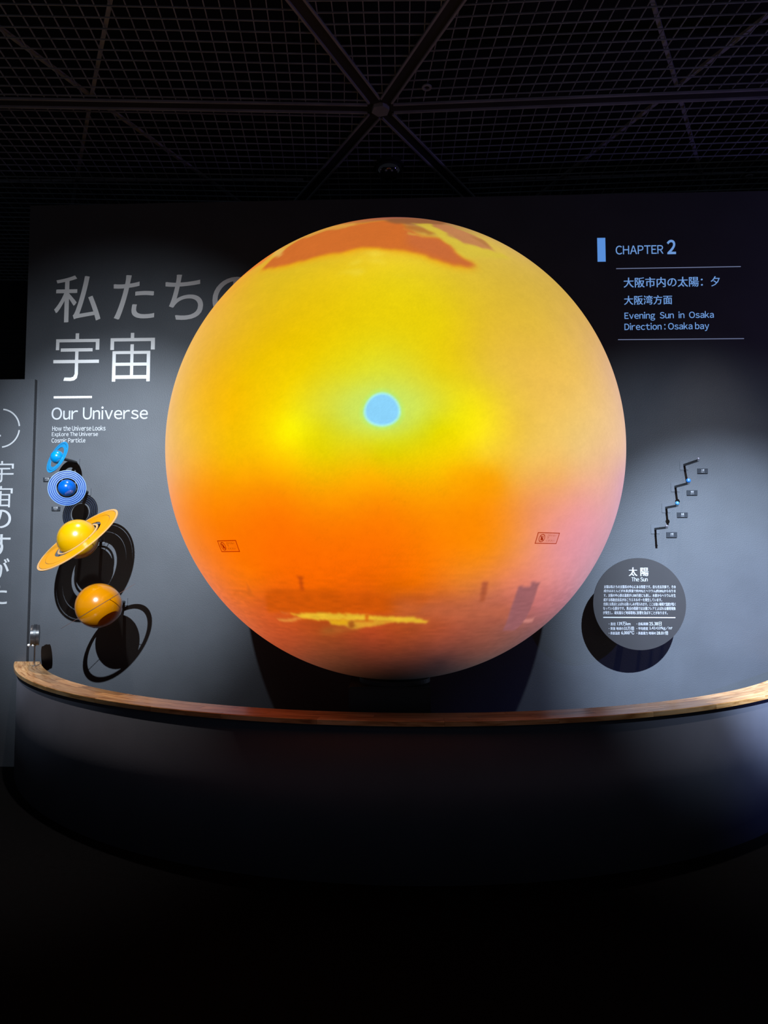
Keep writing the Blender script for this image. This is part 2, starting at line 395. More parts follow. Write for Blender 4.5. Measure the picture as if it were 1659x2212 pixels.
def arc_solid(name, r0, r1, z0, z1, t0, t1, m, parent, seg, bev=0):
    bm = bmesh.new(); rows = []
    prof = [(r0, z0), (r1, z0), (r1, z1 - bev), (r1 - bev, z1), (r0, z1)] if bev else [(r0, z0), (r1, z0), (r1, z1), (r0, z1)]
    gl = bm.verts.layers.float_vector.new('grain')
    n = len(prof)
    for i in range(seg + 1):
        t = t0 + (t1 - t0) * i / seg; row = []
        for r, z in prof:
            p = arc_pt(round(r, 5), t, z); v = bm.verts.new(p); v[gl] = Vector((t * 9.0, r, z)); row.append(v)
        rows.append(row)
    for A, B in zip(rows, rows[1:]):
        for k in range(n): bm.faces.new((A[k], A[(k + 1) % n], B[(k + 1) % n], B[k]))
    bm.faces.new(rows[0]); bm.faces.new(rows[-1][::-1])
    return bmobj(name, bm, m, parent, None, False)
counter = empty('curved_counter', (CX, CY - R_B, 0), 'dark curved barrier counter with an oak cap sweeping around the globe', 'counter')
pan = arc_solid('front_panel', R_B - .03, R_B, .0, HC - TC - .001, 0, 1, M['counter'], counter, 128)
for p in pan.data.polygons: p.use_smooth = abs(p.normal.z) < .5 and p.area > .01
arc_solid('back_panel', R_I + .012, R_I + .03, .0, HC - TC - .001, 0, 1, M['counter'], counter, 96)
rb = [R_I, R_I + .057, R_I + .114, R_O]
rng = np.random.default_rng(5)
for row in range(3):
    t = 0.0; first = True
    while t < 1:
        L = float(rng.uniform(.045, .085)) * (.5 if first and row == 1 else 1); first = False
        t2 = min(1, t + L)
        if 1 - t2 < .03: t2 = 1
        arc_solid('stave', rb[row] + .0003, rb[row + 1] - .0003, HC - TC, HC - float(rng.uniform(0, .0004)), t + .00008, t2 - .00008, M['wood'], counter, 8, .003 if row == 2 else 0)
        t = t2

# ------------------------------------------------------------------ the globe screen
ang = math.atan
def sphere_fit():
    top, bot = math.atan((1106 - 472) / F), math.atan((1106 - 1466) / F)
    el = (top + bot) / 2 + PITCH; sa = math.sin(R_(17.93))
    gap = .03
    d = ((WO - CAM).dot(-WN) - gap)
    az = R_(.86)
    dirv = Vector((math.cos(el) * math.sin(az), math.cos(el) * math.cos(az), math.sin(el)))
    dist = d / (dirv.dot(-WN) + sa)
    return CAM + dirv * dist, sa * dist
SC, SR = sphere_fit()
def on_sphere(px, py, r=None):
    r = r or SR; d = ray(px, py).normalized(); oc = CAM - SC
    b = oc.dot(d); c = oc.length_squared - r * r; disc = b * b - c
    disc = max(disc, 0)
    return CAM + d * (-b - math.sqrt(disc))
def azel(px, py):
    n = (on_sphere(px, py) - SC).normalized()
    return math.atan2(n.x, -n.y), math.asin(max(-1, min(1, n.z)))

def globe_picture(AZ, EL):
    """the evening-sun picture shown by the globe, with room light on its limb painted in, as sRGB over azimuth / elevation"""
    pts = []  # edge colours include the pale peach and lilac lamp light on the globe
    def row(y, *a):
        for x, c in a: pts.append((x, y, c))
    row(480, (760, (190, 115, 60)), (850, (175, 115, 70)), (950, (165, 120, 80)))
    row(520, (650, (212, 165, 70)), (850, (228, 185, 60)), (1050, (212, 178, 80)), (1130, (205, 168, 95)))
    row(600, (505, (238, 165, 60)), (560, (225, 182, 40)), (700, (230, 195, 25)), (850, (232, 206, 25)), (1000, (222, 190, 48)), (1100, (215, 180, 62)), (1205, (208, 170, 82)))
    row(700, (425, (240, 180, 85)), (500, (233, 182, 45)), (600, (232, 190, 12)), (700, (235, 200, 5)), (850, (232, 207, 10)), (950, (232, 205, 12)), (1050, (228, 190, 45)), (1150, (225, 185, 62)), (1230, (222, 180, 85)), (1275, (215, 170, 98)))
    row(800, (388, (243, 190, 108)), (450, (240, 182, 40)), (550, (240, 195, 0)), (650, (240, 208, 0)), (750, (228, 218, 30)), (830, (222, 223, 50)), (900, (225, 215, 40)), (950, (230, 208, 20)), (1050, (232, 196, 52)), (1150, (235, 190, 75)), (1250, (235, 190, 95)), (1312, (225, 180, 132)))
    row(885, (366, (242, 190, 120)), (420, (245, 187, 50)), (500, (248, 190, 0)), (600, (250, 218, 0)), (680, (228, 222, 40)), (750, (213, 226, 75)), (905, (212, 226, 70)), (960, (226, 222, 35)), (1020, (248, 230, 15)), (1100, (240, 202, 58)), (1200, (240, 195, 92)), (1300, (238, 195, 130)), (1338, (230, 188, 150)))
    row(930, (560, (250, 205, 0)), (622, (255, 242, 0)), (690, (228, 218, 15)), (825, (222, 222, 40)), (950, (228, 216, 0)), (1032, (255, 232, 18)), (1110, (242, 200, 60)))
    row(980, (362, (243, 186, 118)), (420, (247, 182, 55)), (500, (248, 187, 0)), (610, (255, 208, 0)), (700, (234, 210, 0)), (830, (226, 208, 0)), (950, (244, 210, 0)), (1050, (248, 205, 38)), (1150, (243, 195, 88)), (1250, (240, 195, 125)), (1344, (232, 188, 165)))
    row(1030, (375, (246, 170, 95)), (450, (252, 162, 18)), (600, (255, 168, 0)), (800, (255, 178, 0)), (950, (250, 182, 0)), (1060, (250, 168, 8)), (1110, (245, 176, 60)), (1200, (242, 176, 100)), (1300, (235, 178, 150)), (1342, (220, 170, 175)))
    row(1090, (372, (246, 152, 95)), (430, (255, 140, 18)), (600, (255, 130, 0)), (830, (255, 140, 0)), (1000, (255, 147, 0)), (1075, (250, 147, 22)), (1150, (242, 152, 92)), (1250, (238, 160, 150)), (1330, (218, 165, 176)))
    row(1180, (402, (242, 140, 80)), (500, (255, 118, 0)), (700, (252, 112, 0)), (900, (252, 122, 0)), (1050, (248, 138, 12)), (1120, (240, 145, 78)), (1200, (232, 148, 145)), (1300, (202, 150, 165)))
    row(1250, (450, (236, 125, 70)), (540, (248, 115, 8)), (700, (248, 104, 0)), (900, (242, 112, 0)), (1000, (235, 128, 38)), (1100, (230, 130, 88)), (1180, (225, 138, 130)), (1255, (196, 140, 155)))
    row(1300, (490, (226, 112, 62)), (560, (220, 96, 28)), (700, (210, 88, 5)), (850, (206, 90, 12)), (950, (200, 96, 42)), (1050, (188, 102, 75)), (1150, (198, 112, 108)), (1215, (178, 115, 125)))
    row(1350, (540, (208, 98, 55)), (640, (196, 80, 30)), (800, (190, 74, 30)), (950, (176, 80, 46)), (1050, (160, 86, 66)), (1120, (150, 90, 82)), (1178, (128, 90, 95)))
    row(1400, (605, (165, 72, 40)), (700, (138, 64, 34)), (850, (130, 56, 32)), (950, (124, 62, 48)), (1050, (122, 72, 62)), (1115, (105, 75, 75)))
    row(1430, (665, (115, 58, 38)), (750, (90, 45, 28)), (850, (78, 38, 28)), (950, (60, 38, 38)), (1040, (82, 62, 60)))
    row(1455, (750, (58, 30, 18)), (850, (34, 18, 14)), (950, (40, 32, 34)))
    P, Cc = [], []
    for x, y, c in pts:
        a, e = azel(x, y); P.append((math.sin(a) * math.cos(e), math.sin(e))); Cc.append(c)
    P = np.array(P); Cc = np.array(Cc, float)
    # thin-plate spline on a coarse grid, then bilinear
    def K(d): return np.where(d > 1e-9, d * d * np.log(np.maximum(d, 1e-9)), 0)
    n = len(P); D = np.sqrt(((P[:, None] - P[None]) ** 2).sum(-1))
    A = np.zeros((n + 3, n + 3)); A[:n, :n] = K(D) + np.eye(n) * 2e-5; A[:n, n] = 1; A[:n, n + 1:] = P; A[n, :n] = 1; A[n + 1:, :n] = P.T
    wts = np.linalg.solve(A, np.vstack([Cc, np.zeros((3, 3))]))
    g = np.linspace(-1.02, 1.02, 205); GX, GZ = np.meshgrid(g, g)
    Q = np.c_[GX.ravel(), GZ.ravel()]
    KD = K(np.sqrt(((Q[:, None] - P[None]) ** 2).sum(-1)))
    G = (KD @ wts[:n] + wts[n] + Q @ wts[n + 1:]).reshape(205, 205, 3)
    X = np.sin(AZ) * np.cos(EL); Z = np.sin(EL)
    fx = (X + 1.02) / 2.04 * 204; fz = (Z + 1.02) / 2.04 * 204
    ix, iz = np.clip(fx.astype(int), 0, 203), np.clip(fz.astype(int), 0, 203)
    ax, az_ = (fx - ix)[..., None], (fz - iz)[..., None]
    col = (G[iz, ix] * (1 - ax) + G[iz, ix + 1] * ax) * (1 - az_) + (G[iz + 1, ix] * (1 - ax) + G[iz + 1, ix + 1] * ax) * az_
    col = np.clip(col, 0, 255)
    # value noise for wisps
    r2 = np.random.default_rng(11)
    def vnoise(u, v, seed):
        r3 = np.random.default_rng(seed); T = r3.random((128, 128))
        iu, iv = np.floor(u).astype(int), np.floor(v).astype(int); fu, fv = u - iu, v - iv
        fu, fv = fu * fu * (3 - 2 * fu), fv * fv * (3 - 2 * fv)
        a = T[iv % 128, iu % 128]; b = T[iv % 128, (iu + 1) % 128]; c = T[(iv + 1) % 128, iu % 128]; d = T[(iv + 1) % 128, (iu + 1) % 128]
        return (a * (1 - fu) + b * fu) * (1 - fv) + (c * (1 - fu) + d * fu) * fv
    wob = (vnoise(AZ * 30, EL * 45, 1) - .5) * .018 + (vnoise(AZ * 75, EL * 110, 2) - .5) * .009
    wobf = (vnoise(AZ * 160, EL * 220, 3) - .5) * .003
    frontmask = np.abs(AZ) < 1.6
    def blur(m, k):
        for _ in range(2):
            for axis in (0, 1):
                pad = [(0, 0), (0, 0)]; pad[axis] = (k, k); mp = np.pad(m, pad, 'edge')
                cs = np.cumsum(mp, axis=axis); cs = np.insert(cs, 0, 0, axis=axis)
                L = m.shape[axis]; idx = np.arange(L)
                m = (np.take(cs, idx + 2 * k + 1, axis=axis) - np.take(cs, idx, axis=axis)) / (2 * k + 1)
        return m
    def poly(pl, c, alpha=1, soft=1, wobble=0):
        nonlocal col
        pa = [azel(*p) for p in pl]
        amin, amax = min(p[0] for p in pa) - .1, max(p[0] for p in pa) + .1
        emin, emax = min(p[1] for p in pa) - .1, max(p[1] for p in pa) + .1
        ca = np.where((AZ[0] > amin) & (AZ[0] < amax))[0]; re = np.where((EL[:, 0] > emin) & (EL[:, 0] < emax))[0]
        sl = (slice(re[0], re[-1] + 1), slice(ca[0], ca[-1] + 1))
        wb = (wobf[sl] * 2.2 + wob[sl] * wobble * 1.7) if wobble else wobf[sl] * .3
        U, V = AZ[sl] + wb, EL[sl] + wb * .8
        ins = np.zeros(U.shape, bool); j = len(pa) - 1
        for i in range(len(pa)):
            (x1, y1), (x2, y2) = pa[i], pa[j]
            if y1 != y2:
                cnd = ((y1 > V) != (y2 > V)) & (U < (x2 - x1) * (V - y1) / (y2 - y1) + x1); ins ^= cnd
            j = i
        m = blur(ins.astype(float), soft)[..., None] * alpha
        cc = c if isinstance(c, np.ndarray) else np.array(c, float)
        col[sl] = col[sl] * (1 - m) + cc * m
    # high cloud, orange body and bright fringes
    low = [(566, 583), (620, 577), (660, 566), (700, 555), (740, 549), (780, 540), (820, 541), (870, 545), (900, 550), (930, 561), (960, 571), (985, 577), (1020, 580)]
    cloud = [(566, 582), (585, 562), (625, 532), (660, 511), (700, 497), (740, 489), (790, 482), (830, 477), (868, 481), (880, 495), (910, 512), (948, 516), (972, 530), (990, 550), (1008, 562), (1027, 573), (1012, 577), (985, 572), (960, 566), (930, 556), (900, 545), (870, 540), (820, 535), (780, 534), (740, 545), (700, 550), (660, 562), (620, 572), (585, 580)]
    poly(cloud[:16] + low[::-1], (242, 158, 15), .8, 5, .5)
    poly(cloud, (207, 107, 45), .96, 2, .5)
    poly([(880, 482), (905, 508), (950, 518), (975, 532), (992, 552), (1027, 574), (1000, 572), (930, 553), (880, 530)], (196, 105, 65), .55, 4, .6)
    poly([(488, 618), (515, 590), (555, 558), (590, 534), (625, 517), (600, 541), (565, 570), (530, 592), (510, 607)], (236, 128, 52), .9, 3, .7)
    poly([(592, 553), (594, 543), (603, 537), (613, 539), (610, 551), (602, 557)], (224, 178, 85), .9, 2, .5)
    poly([(640, 512), (680, 497), (720, 488), (770, 483), (775, 486), (735, 494), (700, 500), (660, 516)], (216, 160, 68), .75, 2, .9)
    poly([(660, 500), (700, 489), (690, 496), (668, 504)], (200, 110, 55), .6, 1, .5)
    poly([(830, 474), (900, 472), (965, 480), (950, 489), (900, 485), (850, 483)], (145, 90, 55), .85, 3, .8)
    poly([(868, 487), (905, 489), (950, 503), (930, 506), (885, 497)], (175, 105, 45), .7, 2, .9)
    poly([(930, 485), (965, 486), (1000, 499), (1030, 511), (1052, 526), (1066, 541), (1040, 536), (1010, 527), (985, 516), (960, 502)], (192, 125, 82), .9, 2, .6)
    poly([(1015, 510), (1045, 519), (1062, 535), (1050, 532), (1030, 519)], (170, 115, 60), .6, 2, .8)
    poly([(890, 482), (930, 484), (958, 500), (988, 520), (1030, 534), (1072, 545), (1105, 560), (1040, 556), (1015, 560), (990, 545), (972, 528), (946, 510), (920, 492)], (214, 190, 62), .85, 2, .8)
    poly([(866, 486), (880, 500), (900, 505), (920, 515), (905, 512), (882, 504)], (212, 155, 62), .8, 1, .6)
    for b in ([(728, 588), (760, 582), (800, 585), (760, 591)], [(775, 548), (815, 541), (860, 545), (810, 552)], [(790, 560), (822, 556), (840, 568), (805, 566)], [(855, 592), (880, 592), (872, 597)], [(750, 572), (775, 560), (785, 564), (765, 574)]):
        poly(b, (240, 215, 65), .6, 2, 1)
    # warm bank with its hard upper edge
    poly([(965, 1014), (985, 1007), (1010, 1006), (1035, 1012), (1058, 1023), (1080, 1030), (1083, 1075), (1020, 1080), (970, 1060)], (252, 158, 0), .35, 4, .5)
    # sun
    (a0, e0) = azel(825, 886); (aL, _), (aR, _) = azel(786, 888), azel(865, 888)
    eT, eB = azel(825, 848)[1], azel(825, 921)[1]
    ra, ru, rd = (aR - aL) / 2, eT - e0, e0 - eB; ac = (aL + aR) / 2
    dz = EL - e0; dx = (AZ - ac) / (ra * (1 - .10 * np.clip(dz / ru, -1, 1)))
    rho = np.sqrt(dx ** 2 + np.where(dz > 0, dz / ru, dz / rd) ** 2)
    def blend(m, c):
        nonlocal col
        m = np.clip(m, 0, 1)[..., None]; col = col * (1 - m) + np.array(c, float) * m
    rhoh = np.sqrt(((AZ - ac) / (ra * 1.35)) ** 2 + (dz / ru) ** 2)
    blend(np.exp(-(np.maximum(rhoh - .8, 0) / .75) ** 2) * .85 * frontmask, (205, 230, 95))
    blend((1 - (rho - .95) / .38) * .8, (182, 240, 120))
    blend((1.08 - rho) / .14, (170, 240, 236))
    blend((.93 - rho) / .09, (140, 212, 252))
    # bay, skyline, chimneys
    poly([(576, 1278), (594, 1271), (616, 1275), (700, 1274), (712, 1278), (770, 1284), (860, 1287), (930, 1292), (900, 1322), (578, 1322)], (205, 84, 5), .75, 2, .3)
    poly([(850, 1288), (905, 1292), (960, 1300), (1050, 1300), (1105, 1302), (1105, 1340), (850, 1335)], (186, 98, 66), .6, 7, .3)
    poly([(500, 1296), (505, 1280), (520, 1275), (536, 1278), (545, 1290), (537, 1284), (520, 1280), (508, 1285)], (212, 98, 30), .6, 1, .2)
    poly([(532, 1258), (549, 1288), (538, 1288)], (212, 98, 25), .75, 1, 0)
    poly([(639, 1245), (656, 1246), (653, 1251), (657, 1276), (649, 1276), (646, 1251)], (190, 72, 10), .95, 1, 0)
    poly([(1041, 1257), (1055, 1257), (1046, 1300), (1035, 1300)], (172, 86, 54), .95, 1, 0)
    poly([(1120, 1266), (1147, 1268), (1147, 1257), (1168, 1258), (1162, 1266), (1150, 1305), (1133, 1342), (1112, 1362), (1086, 1362), (1104, 1312)], (152, 94, 98), .95, 1, 0)
    poly([(1048, 1338), (1080, 1336), (1075, 1350), (1040, 1352)], (150, 78, 62), .4, 3, .4)
    poly([(1130, 1339), (1154, 1335), (1152, 1344), (1132, 1344)], (216, 140, 130), .8, 1, .4)
    poly([(606, 1323), (625, 1322), (628, 1325), (612, 1326)], (225, 120, 60), .8, 1, .3)
    poly([(626, 1326), (700, 1324), (745, 1325), (760, 1326), (790, 1328), (830, 1332), (880, 1332), (905, 1336), (926, 1343), (920, 1346), (860, 1344), (800, 1341), (745, 1340), (690, 1339), (660, 1337), (642, 1331)], (234, 188, 48), .95, 1, .25)
    poly([(597, 1337), (622, 1336), (649, 1333), (651, 1337), (632, 1342), (604, 1341)], (232, 150, 62), .9, 1, .25)
    poly([(709, 1338), (760, 1340), (830, 1341), (856, 1343), (826, 1349), (790, 1355), (758, 1359), (742, 1351), (715, 1350)], (222, 165, 45), .85, 1, .3)
    poly([(712, 1339), (755, 1340), (750, 1350), (716, 1349)], (240, 180, 20), .7, 1, .2)
    poly([(700, 1352), (755, 1352), (780, 1357), (720, 1370), (690, 1372)], (165, 100, 40), .55, 3, .4)
    poly([(789, 1325), (797, 1326), (795, 1342), (789, 1341)], (208, 90, 15), .9, 1, 0)
    poly([(745, 1324), (750, 1325), (748, 1332), (744, 1331)], (215, 120, 25), .7, 1, 0)
    poly([(766, 1340), (808, 1341), (808, 1344), (766, 1343)], (205, 110, 25), .7, 1, 0)
    poly([(753, 1343), (762, 1341), (766, 1350), (762, 1358), (754, 1356)], (165, 85, 25), .9, 1, .2)
    poly([(642, 1345), (708, 1343), (712, 1355), (640, 1358)], (178, 72, 28), .5, 2, .3)
    # texture of the projection: fine brightness mottling
    mott = (vnoise(AZ * 14, EL * 20, 7) - .5) * .02 + (vnoise(AZ * 55, EL * 70, 8) - .5) * .018 + (vnoise(AZ * 230, EL * 260, 9) - .5) * .03
    hazebot = np.clip((-EL - .42) / .25, 0, 1) * (vnoise(AZ * 22, EL * 90, 10) - .5) * .08
    col = col * (1 + mott + hazebot)[..., None]
    return np.clip(col, 0, 255)

def build_globe():
    a_front = np.radians(np.arange(-98, 98.01, .25)); a_back = np.radians(np.arange(104, 256, 6.))
    az = np.concatenate([a_front, a_back]); el = np.radians(np.arange(-89.75, 89.76, .25))
    AZ, EL = np.meshgrid(az, el); A2 = (AZ + math.pi) % (2 * math.pi) - math.pi
    X = SR * np.cos(EL) * np.sin(AZ); Y = -SR * np.cos(EL) * np.cos(AZ); Z = SR * np.sin(EL)
    nr, nc = AZ.shape; co = np.stack([X, Y, Z], -1).reshape(-1, 3)
    i = np.arange(nr - 1)[:, None] * nc; j = np.arange(nc)[None]; j2 = (j + 1) % nc
    quads = np.stack([i + j, i + j2, i + nc + j2, i + nc + j], -1).reshape(-1, 4)
    me = bpy.data.meshes.new('globe'); nv, nq = len(co), len(quads)
    caps = [np.arange(nc)[::-1], (nr - 1) * nc + np.arange(nc)]
    me.vertices.add(nv); me.vertices.foreach_set('co', co.ravel())
    loops = np.concatenate([quads.ravel()] + caps); me.loops.add(len(loops)); me.loops.foreach_set('vertex_index', loops.astype(np.int32))
    ls = np.concatenate([np.arange(nq) * 4, [nq * 4, nq * 4 + nc]]); me.polygons.add(nq + 2)
    me.polygons.foreach_set('loop_start', ls.astype(np.int32))
    me.update(calc_edges=True)
    me.polygons.foreach_set('use_smooth', np.ones(nq + 2, bool))
    col = globe_picture(AZ.copy(), EL.copy()) / 255
    back = np.abs(A2) > math.pi / 2 + .12
    l = np.where(col <= .04045, col / 12.92, ((col + .055) / 1.055) ** 2.4)
    l[back] = l[back] * .25
    at = me.color_attributes.new('picture', 'FLOAT_COLOR', 'POINT')
    at.data.foreach_set('color', np.concatenate([l.reshape(-1, 3), np.ones((nv, 1))], 1).astype(np.float32).ravel())
    m = bpy.data.materials.new('globe_screen'); m.use_nodes = True; nt = m.node_tree; b = nt.nodes['Principled BSDF']
    b.inputs['Base Color'].default_value = (.014, .014, .014, 1); b.inputs['Roughness'].default_value = .6; b.inputs['Specular IOR Level'].default_value = .25
    a = nt.nodes.new('ShaderNodeAttribute'); a.attribute_name = 'picture'
    nt.links.new(a.outputs['Color'], b.inputs['Emission Color']); b.inputs['Emission Strength'].default_value = 1.0
    o = link('globe_screen', me, m, None, Matrix.Translation(SC))
    return tag(o, 'huge glowing globe screen showing an orange evening sun over the bay', 'globe')
globe = build_globe()

# pedestal under the globe
zb = SC.z - SR
ped = empty('globe_pedestal', (SC.x - .03, SC.y, 0), 'black block pedestal carrying the glowing globe', 'pedestal')
bm = bmesh.new(); bm_box(bm, SC.x - .24, SC.x + .18, SC.y - .2, SC.y + .2, 0, zb - .02); bmesh.ops.bevel(bm, geom=bm.edges[:], offset=.006, segments=2, affect='EDGES')
bmobj('column', bm, M['pedestal'], ped)
bm = bmesh.new(); bm_ring(bm, .10, .19, .023, 48); bmobj('collar', bm, M['pedestal'], ped, Matrix.Translation((SC.x, SC.y, zb - .0085)))

# ------------------------------------------------------------------ stickers on the globe
def sticker(corners, label):
    """corners: px of top-left, top-right, bottom-left; laid along the globe's meridians"""
    (a0, e0), (a1, _), (a2, e2) = [azel(*c) for c in corners]
    aw = a1 - a0; eh = e0 - e2
    def P(u, v, lift=.002): # u,v in 0..1 from the lower left
        a = a0 + aw * u; e = e2 + eh * v; r = SR + lift
        return Vector((r * math.cos(e) * math.sin(a), -r * math.cos(e) * math.cos(a), r * math.sin(e)))
    root = empty('warning_sticker', SC + P(.5, .5, 0), label, 'sticker', 'warning stickers on the globe')
    W4 = Matrix.Translation(SC + P(.5, .5, 0)); org = P(.5, .5, 0)
    def patch(name, u0, u1, v0, v1, m, lift, parent=root):
        nu, nv = 8, 5; co = [P(u0 + (u1 - u0) * i / nu, v0 + (v1 - v0) * j / nv, lift) - org for j in range(nv + 1) for i in range(nu + 1)]
        fc = [(j * (nu + 1) + i, j * (nu + 1) + i + 1, (j + 1) * (nu + 1) + i + 1, (j + 1) * (nu + 1) + i) for j in range(nv) for i in range(nu)]
        return co, fc
    def mk(name, parts, m):
        co, fc = [], []
        for c, f in parts:
            n = len(co); co += c; fc += [tuple(i + n for i in q) for q in f]
        me = bpy.data.meshes.new(name); me.from_pydata([tuple(c) for c in co], [], fc); me.update()
        return link(name, me, m, root, W4)
    mk('film', [patch('', 0, 1, 0, 1, None, .002)], M['film'])
    t, tv = .035, .07
    mk('frame', [patch('', 0, 1, 0, tv, None, .003), patch('', 0, 1, 1 - tv, 1, None, .003), patch('', 0, t, tv, 1 - tv, None, .003), patch('', 1 - t, 1, tv, 1 - tv, None, .003)], M['ink'])
    # no-touch pictogram: ring, slash and a hand
    def shape(pts, lift=.003): return [P(u, v, lift) - org for u, v in pts]
    cu, cv, ru, rv = .24, .5, .13, .36; n = 28; co = []
    for i in range(n):
        a = 2 * math.pi * i / n
        co += shape([(cu + ru * math.cos(a), cv + rv * math.sin(a)), (cu + ru * .8 * math.cos(a), cv + rv * .8 * math.sin(a))])
    ring = (co, [(2 * i, 2 * ((i + 1) % n), 2 * ((i + 1) % n) + 1, 2 * i + 1) for i in range(n)])
    slash = (shape([(cu - .085, cv + .27), (cu - .105, cv + .21), (cu + .085, cv - .27), (cu + .105, cv - .21)]), [(0, 1, 2, 3)])
    hand = []
    palm = (shape([(cu - .045, cv - .2), (cu + .045, cv - .2), (cu + .055, cv + .02), (cu - .05, cv + .02)], .0033), [(0, 1, 2, 3)])
    fing = [(shape([(cu - .05 + .027 * k, cv + .02), (cu - .032 + .027 * k, cv + .02), (cu - .032 + .027 * k, cv + .17 + .03 * (k in (1, 2))), (cu - .05 + .027 * k, cv + .17 + .03 * (k in (1, 2)))], .0033), [(0, 1, 2, 3)]) for k in range(4)]
    mk('no_touch_pictogram', [ring, slash, palm] + fing, M['ink'])
    parts = []
    for s, (u0, u1, v0, v1) in (('さわらない', (.46, .86, .66, .84)), ('で', (.46, .55, .44, .62)), ('ください', (.46, .84, .2, .38))):
        V, Fc = text_mesh(s, .015); xs = [v.x for v in V]; ys = [v.y for v in V]
        parts.append(([P(u0 + (v.x - min(xs)) / (max(xs) - min(xs)) * (u1 - u0), v0 + (v.y - min(ys)) / (max(ys) - min(ys)) * (v1 - v0), .003) - org for v in V], Fc))
    mk('lettering', parts, M['ink_soft'])
sticker([(470, 1167), (511, 1167), (479, 1192)], 'small red-framed no-touch sticker on the left of the globe')
sticker([(1161, 1149), (1209, 1149), (1155, 1174)], 'small red-framed no-touch sticker on the right of the globe')

# ------------------------------------------------------------------ wall lettering
title = empty('wall_title', wpt(wall_uv(118, 690)[0], wall_uv(118, 690)[1]), 'big grey Japanese title 私たちの宇宙 on the wall left of the globe', 'lettering')
for ch, b, of in (('私', (117.5, 595, 218, 696), 0), ('た', (245, 594, 334, 690), 0), ('ち', (357, 593, 439, 691), 0), ('の', (459, 598, 556, 688), 0),
                  ('宇', (115.5, 720, 214, 823), 0), ('宙', (238, 719, 334, 824), 0)):
    wall_text('character', ch, b, M['greytext'], title, 0, bold=.009)
wall_rect('rule', (116, 856, 198.5, 860), M['greytext'], title)
tag(wall_text('wall_subtitle', 'Our Universe', (111.5, 878, 319.5, 906), M['white'], None, .008), 'light grey English subtitle Our Universe under the Japanese title', 'lettering')
topics = empty('topic_list', wpt(*wall_uv(112, 955)), 'three small English lines listing topics above the blue planets', 'lettering')
wall_text('text_line', 'How the Universe Looks', (113, 919.5, 228, 930.5), M['white'], topics, .012)
wall_text('text_line', 'Explore The Universe', (112, 933, 211.5, 944.5), M['white'], topics, .012)
wall_text('text_line', 'Cosmic Particle', (111.5, 946, 184.5, 956), M['white'], topics, .012)

chap = empty('chapter_caption', wpt(*wall_uv(1290, 565)), 'pale blue chapter 2 caption with bar and rules right of the globe', 'caption')
wall_rect('marker_bar', (1290, 514, 1308.5, 565), M['blue_bar'], chap)
wall_text('text_line', 'CHAPTER', (1330, 530, 1433, 549), M['blue_em'], chap, .006)
wall_text('chapter_number', '2', (1440.5, 518, 1460, 549), M['blue_em'], chap, .028)
def sloped_rule(x0, y0, x1, y1, th):
    u0, z0 = wall_uv(x0, y0); u1, z1 = wall_uv(x1, y1)
    bm = bmesh.new(); bm_box(bm, 0, math.hypot(u1 - u0, z1 - z0), -th / 2, th / 2, 0, .001)
    bmobj('rule', bm, M['thin_line'], chap, Matrix.Translation(wpt(u0, z0, .0005)) @ WALL_M @ Matrix.Rotation(math.atan2(z1 - z0, u1 - u0), 4, 'Z'))
sloped_rule(1331, 580.5, 1600, 576, .0055); sloped_rule(1335, 733.8, 1607, 731.5, .0055)
wall_text('text_line', '大阪市内の太陽：夕', (1347, 598, 1555, 620), M['blue_em'], chap, .0, bold=.014)
wall_text('text_line', '大阪湾方面', (1348, 638, 1452, 658), M['blue_em'], chap, .0, bold=.014)
wall_text('text_line', 'Evening  Sun  in  Osaka', (1349, 673, 1542, 692), M['blue_em'], chap, .010)
wall_text('text_line', 'Direction : Osaka bay', (1349, 697, 1532, 716), M['blue_em'], chap, .010)

# vertical heading on the left wall section
vt = empty('section_heading', wpt(wall_uv(2, 1285, .035)[0], wall_uv(2, 1285, .035)[1], .035), 'white vertical Japanese heading cut off at the left picture edge', 'lettering')
for ch, b in (('宇', (-23, 996, 29.5, 1043)), ('宙', (-23, 1050, 27, 1096)), ('の', (-23, 1101, 24, 1141)), ('す', (-25, 1154, 22.5, 1203)), ('が', (-25, 1206, 20.5, 1250)), ('た', (-27, 1258, 15.5, 1306))):
    wall_text('character', ch, b, M['white'], vt, 0, .035, bold=.009)
wall_text('numeral', '1', (-9, 907, 2.5, 943), M['white'], vt, 0, .035)
uc, zc = wall_uv(1.5, 925, .037); rr = wall_uv(43.5, 925, .037)[0] - uc
for k in range(4):
    bm = bmesh.new(); n = 14; a0 = R_(90 * k + 6); a1 = R_(90 * k + 84); vs = []
    for i in range(n + 1):
        a = a0 + (a1 - a0) * i / n; vs.append([bm.verts.new((r * math.cos(a), r * math.sin(a), 0)) for r in (rr - .011, rr)])
    for A, B in zip(vs, vs[1:]): bm.faces.new((A[0], A[1], B[1], B[0]))
    bmobj('circle_arc', bm, M['white'], vt, Matrix.Translation(wpt(uc, zc, .037)) @ WALL_M)

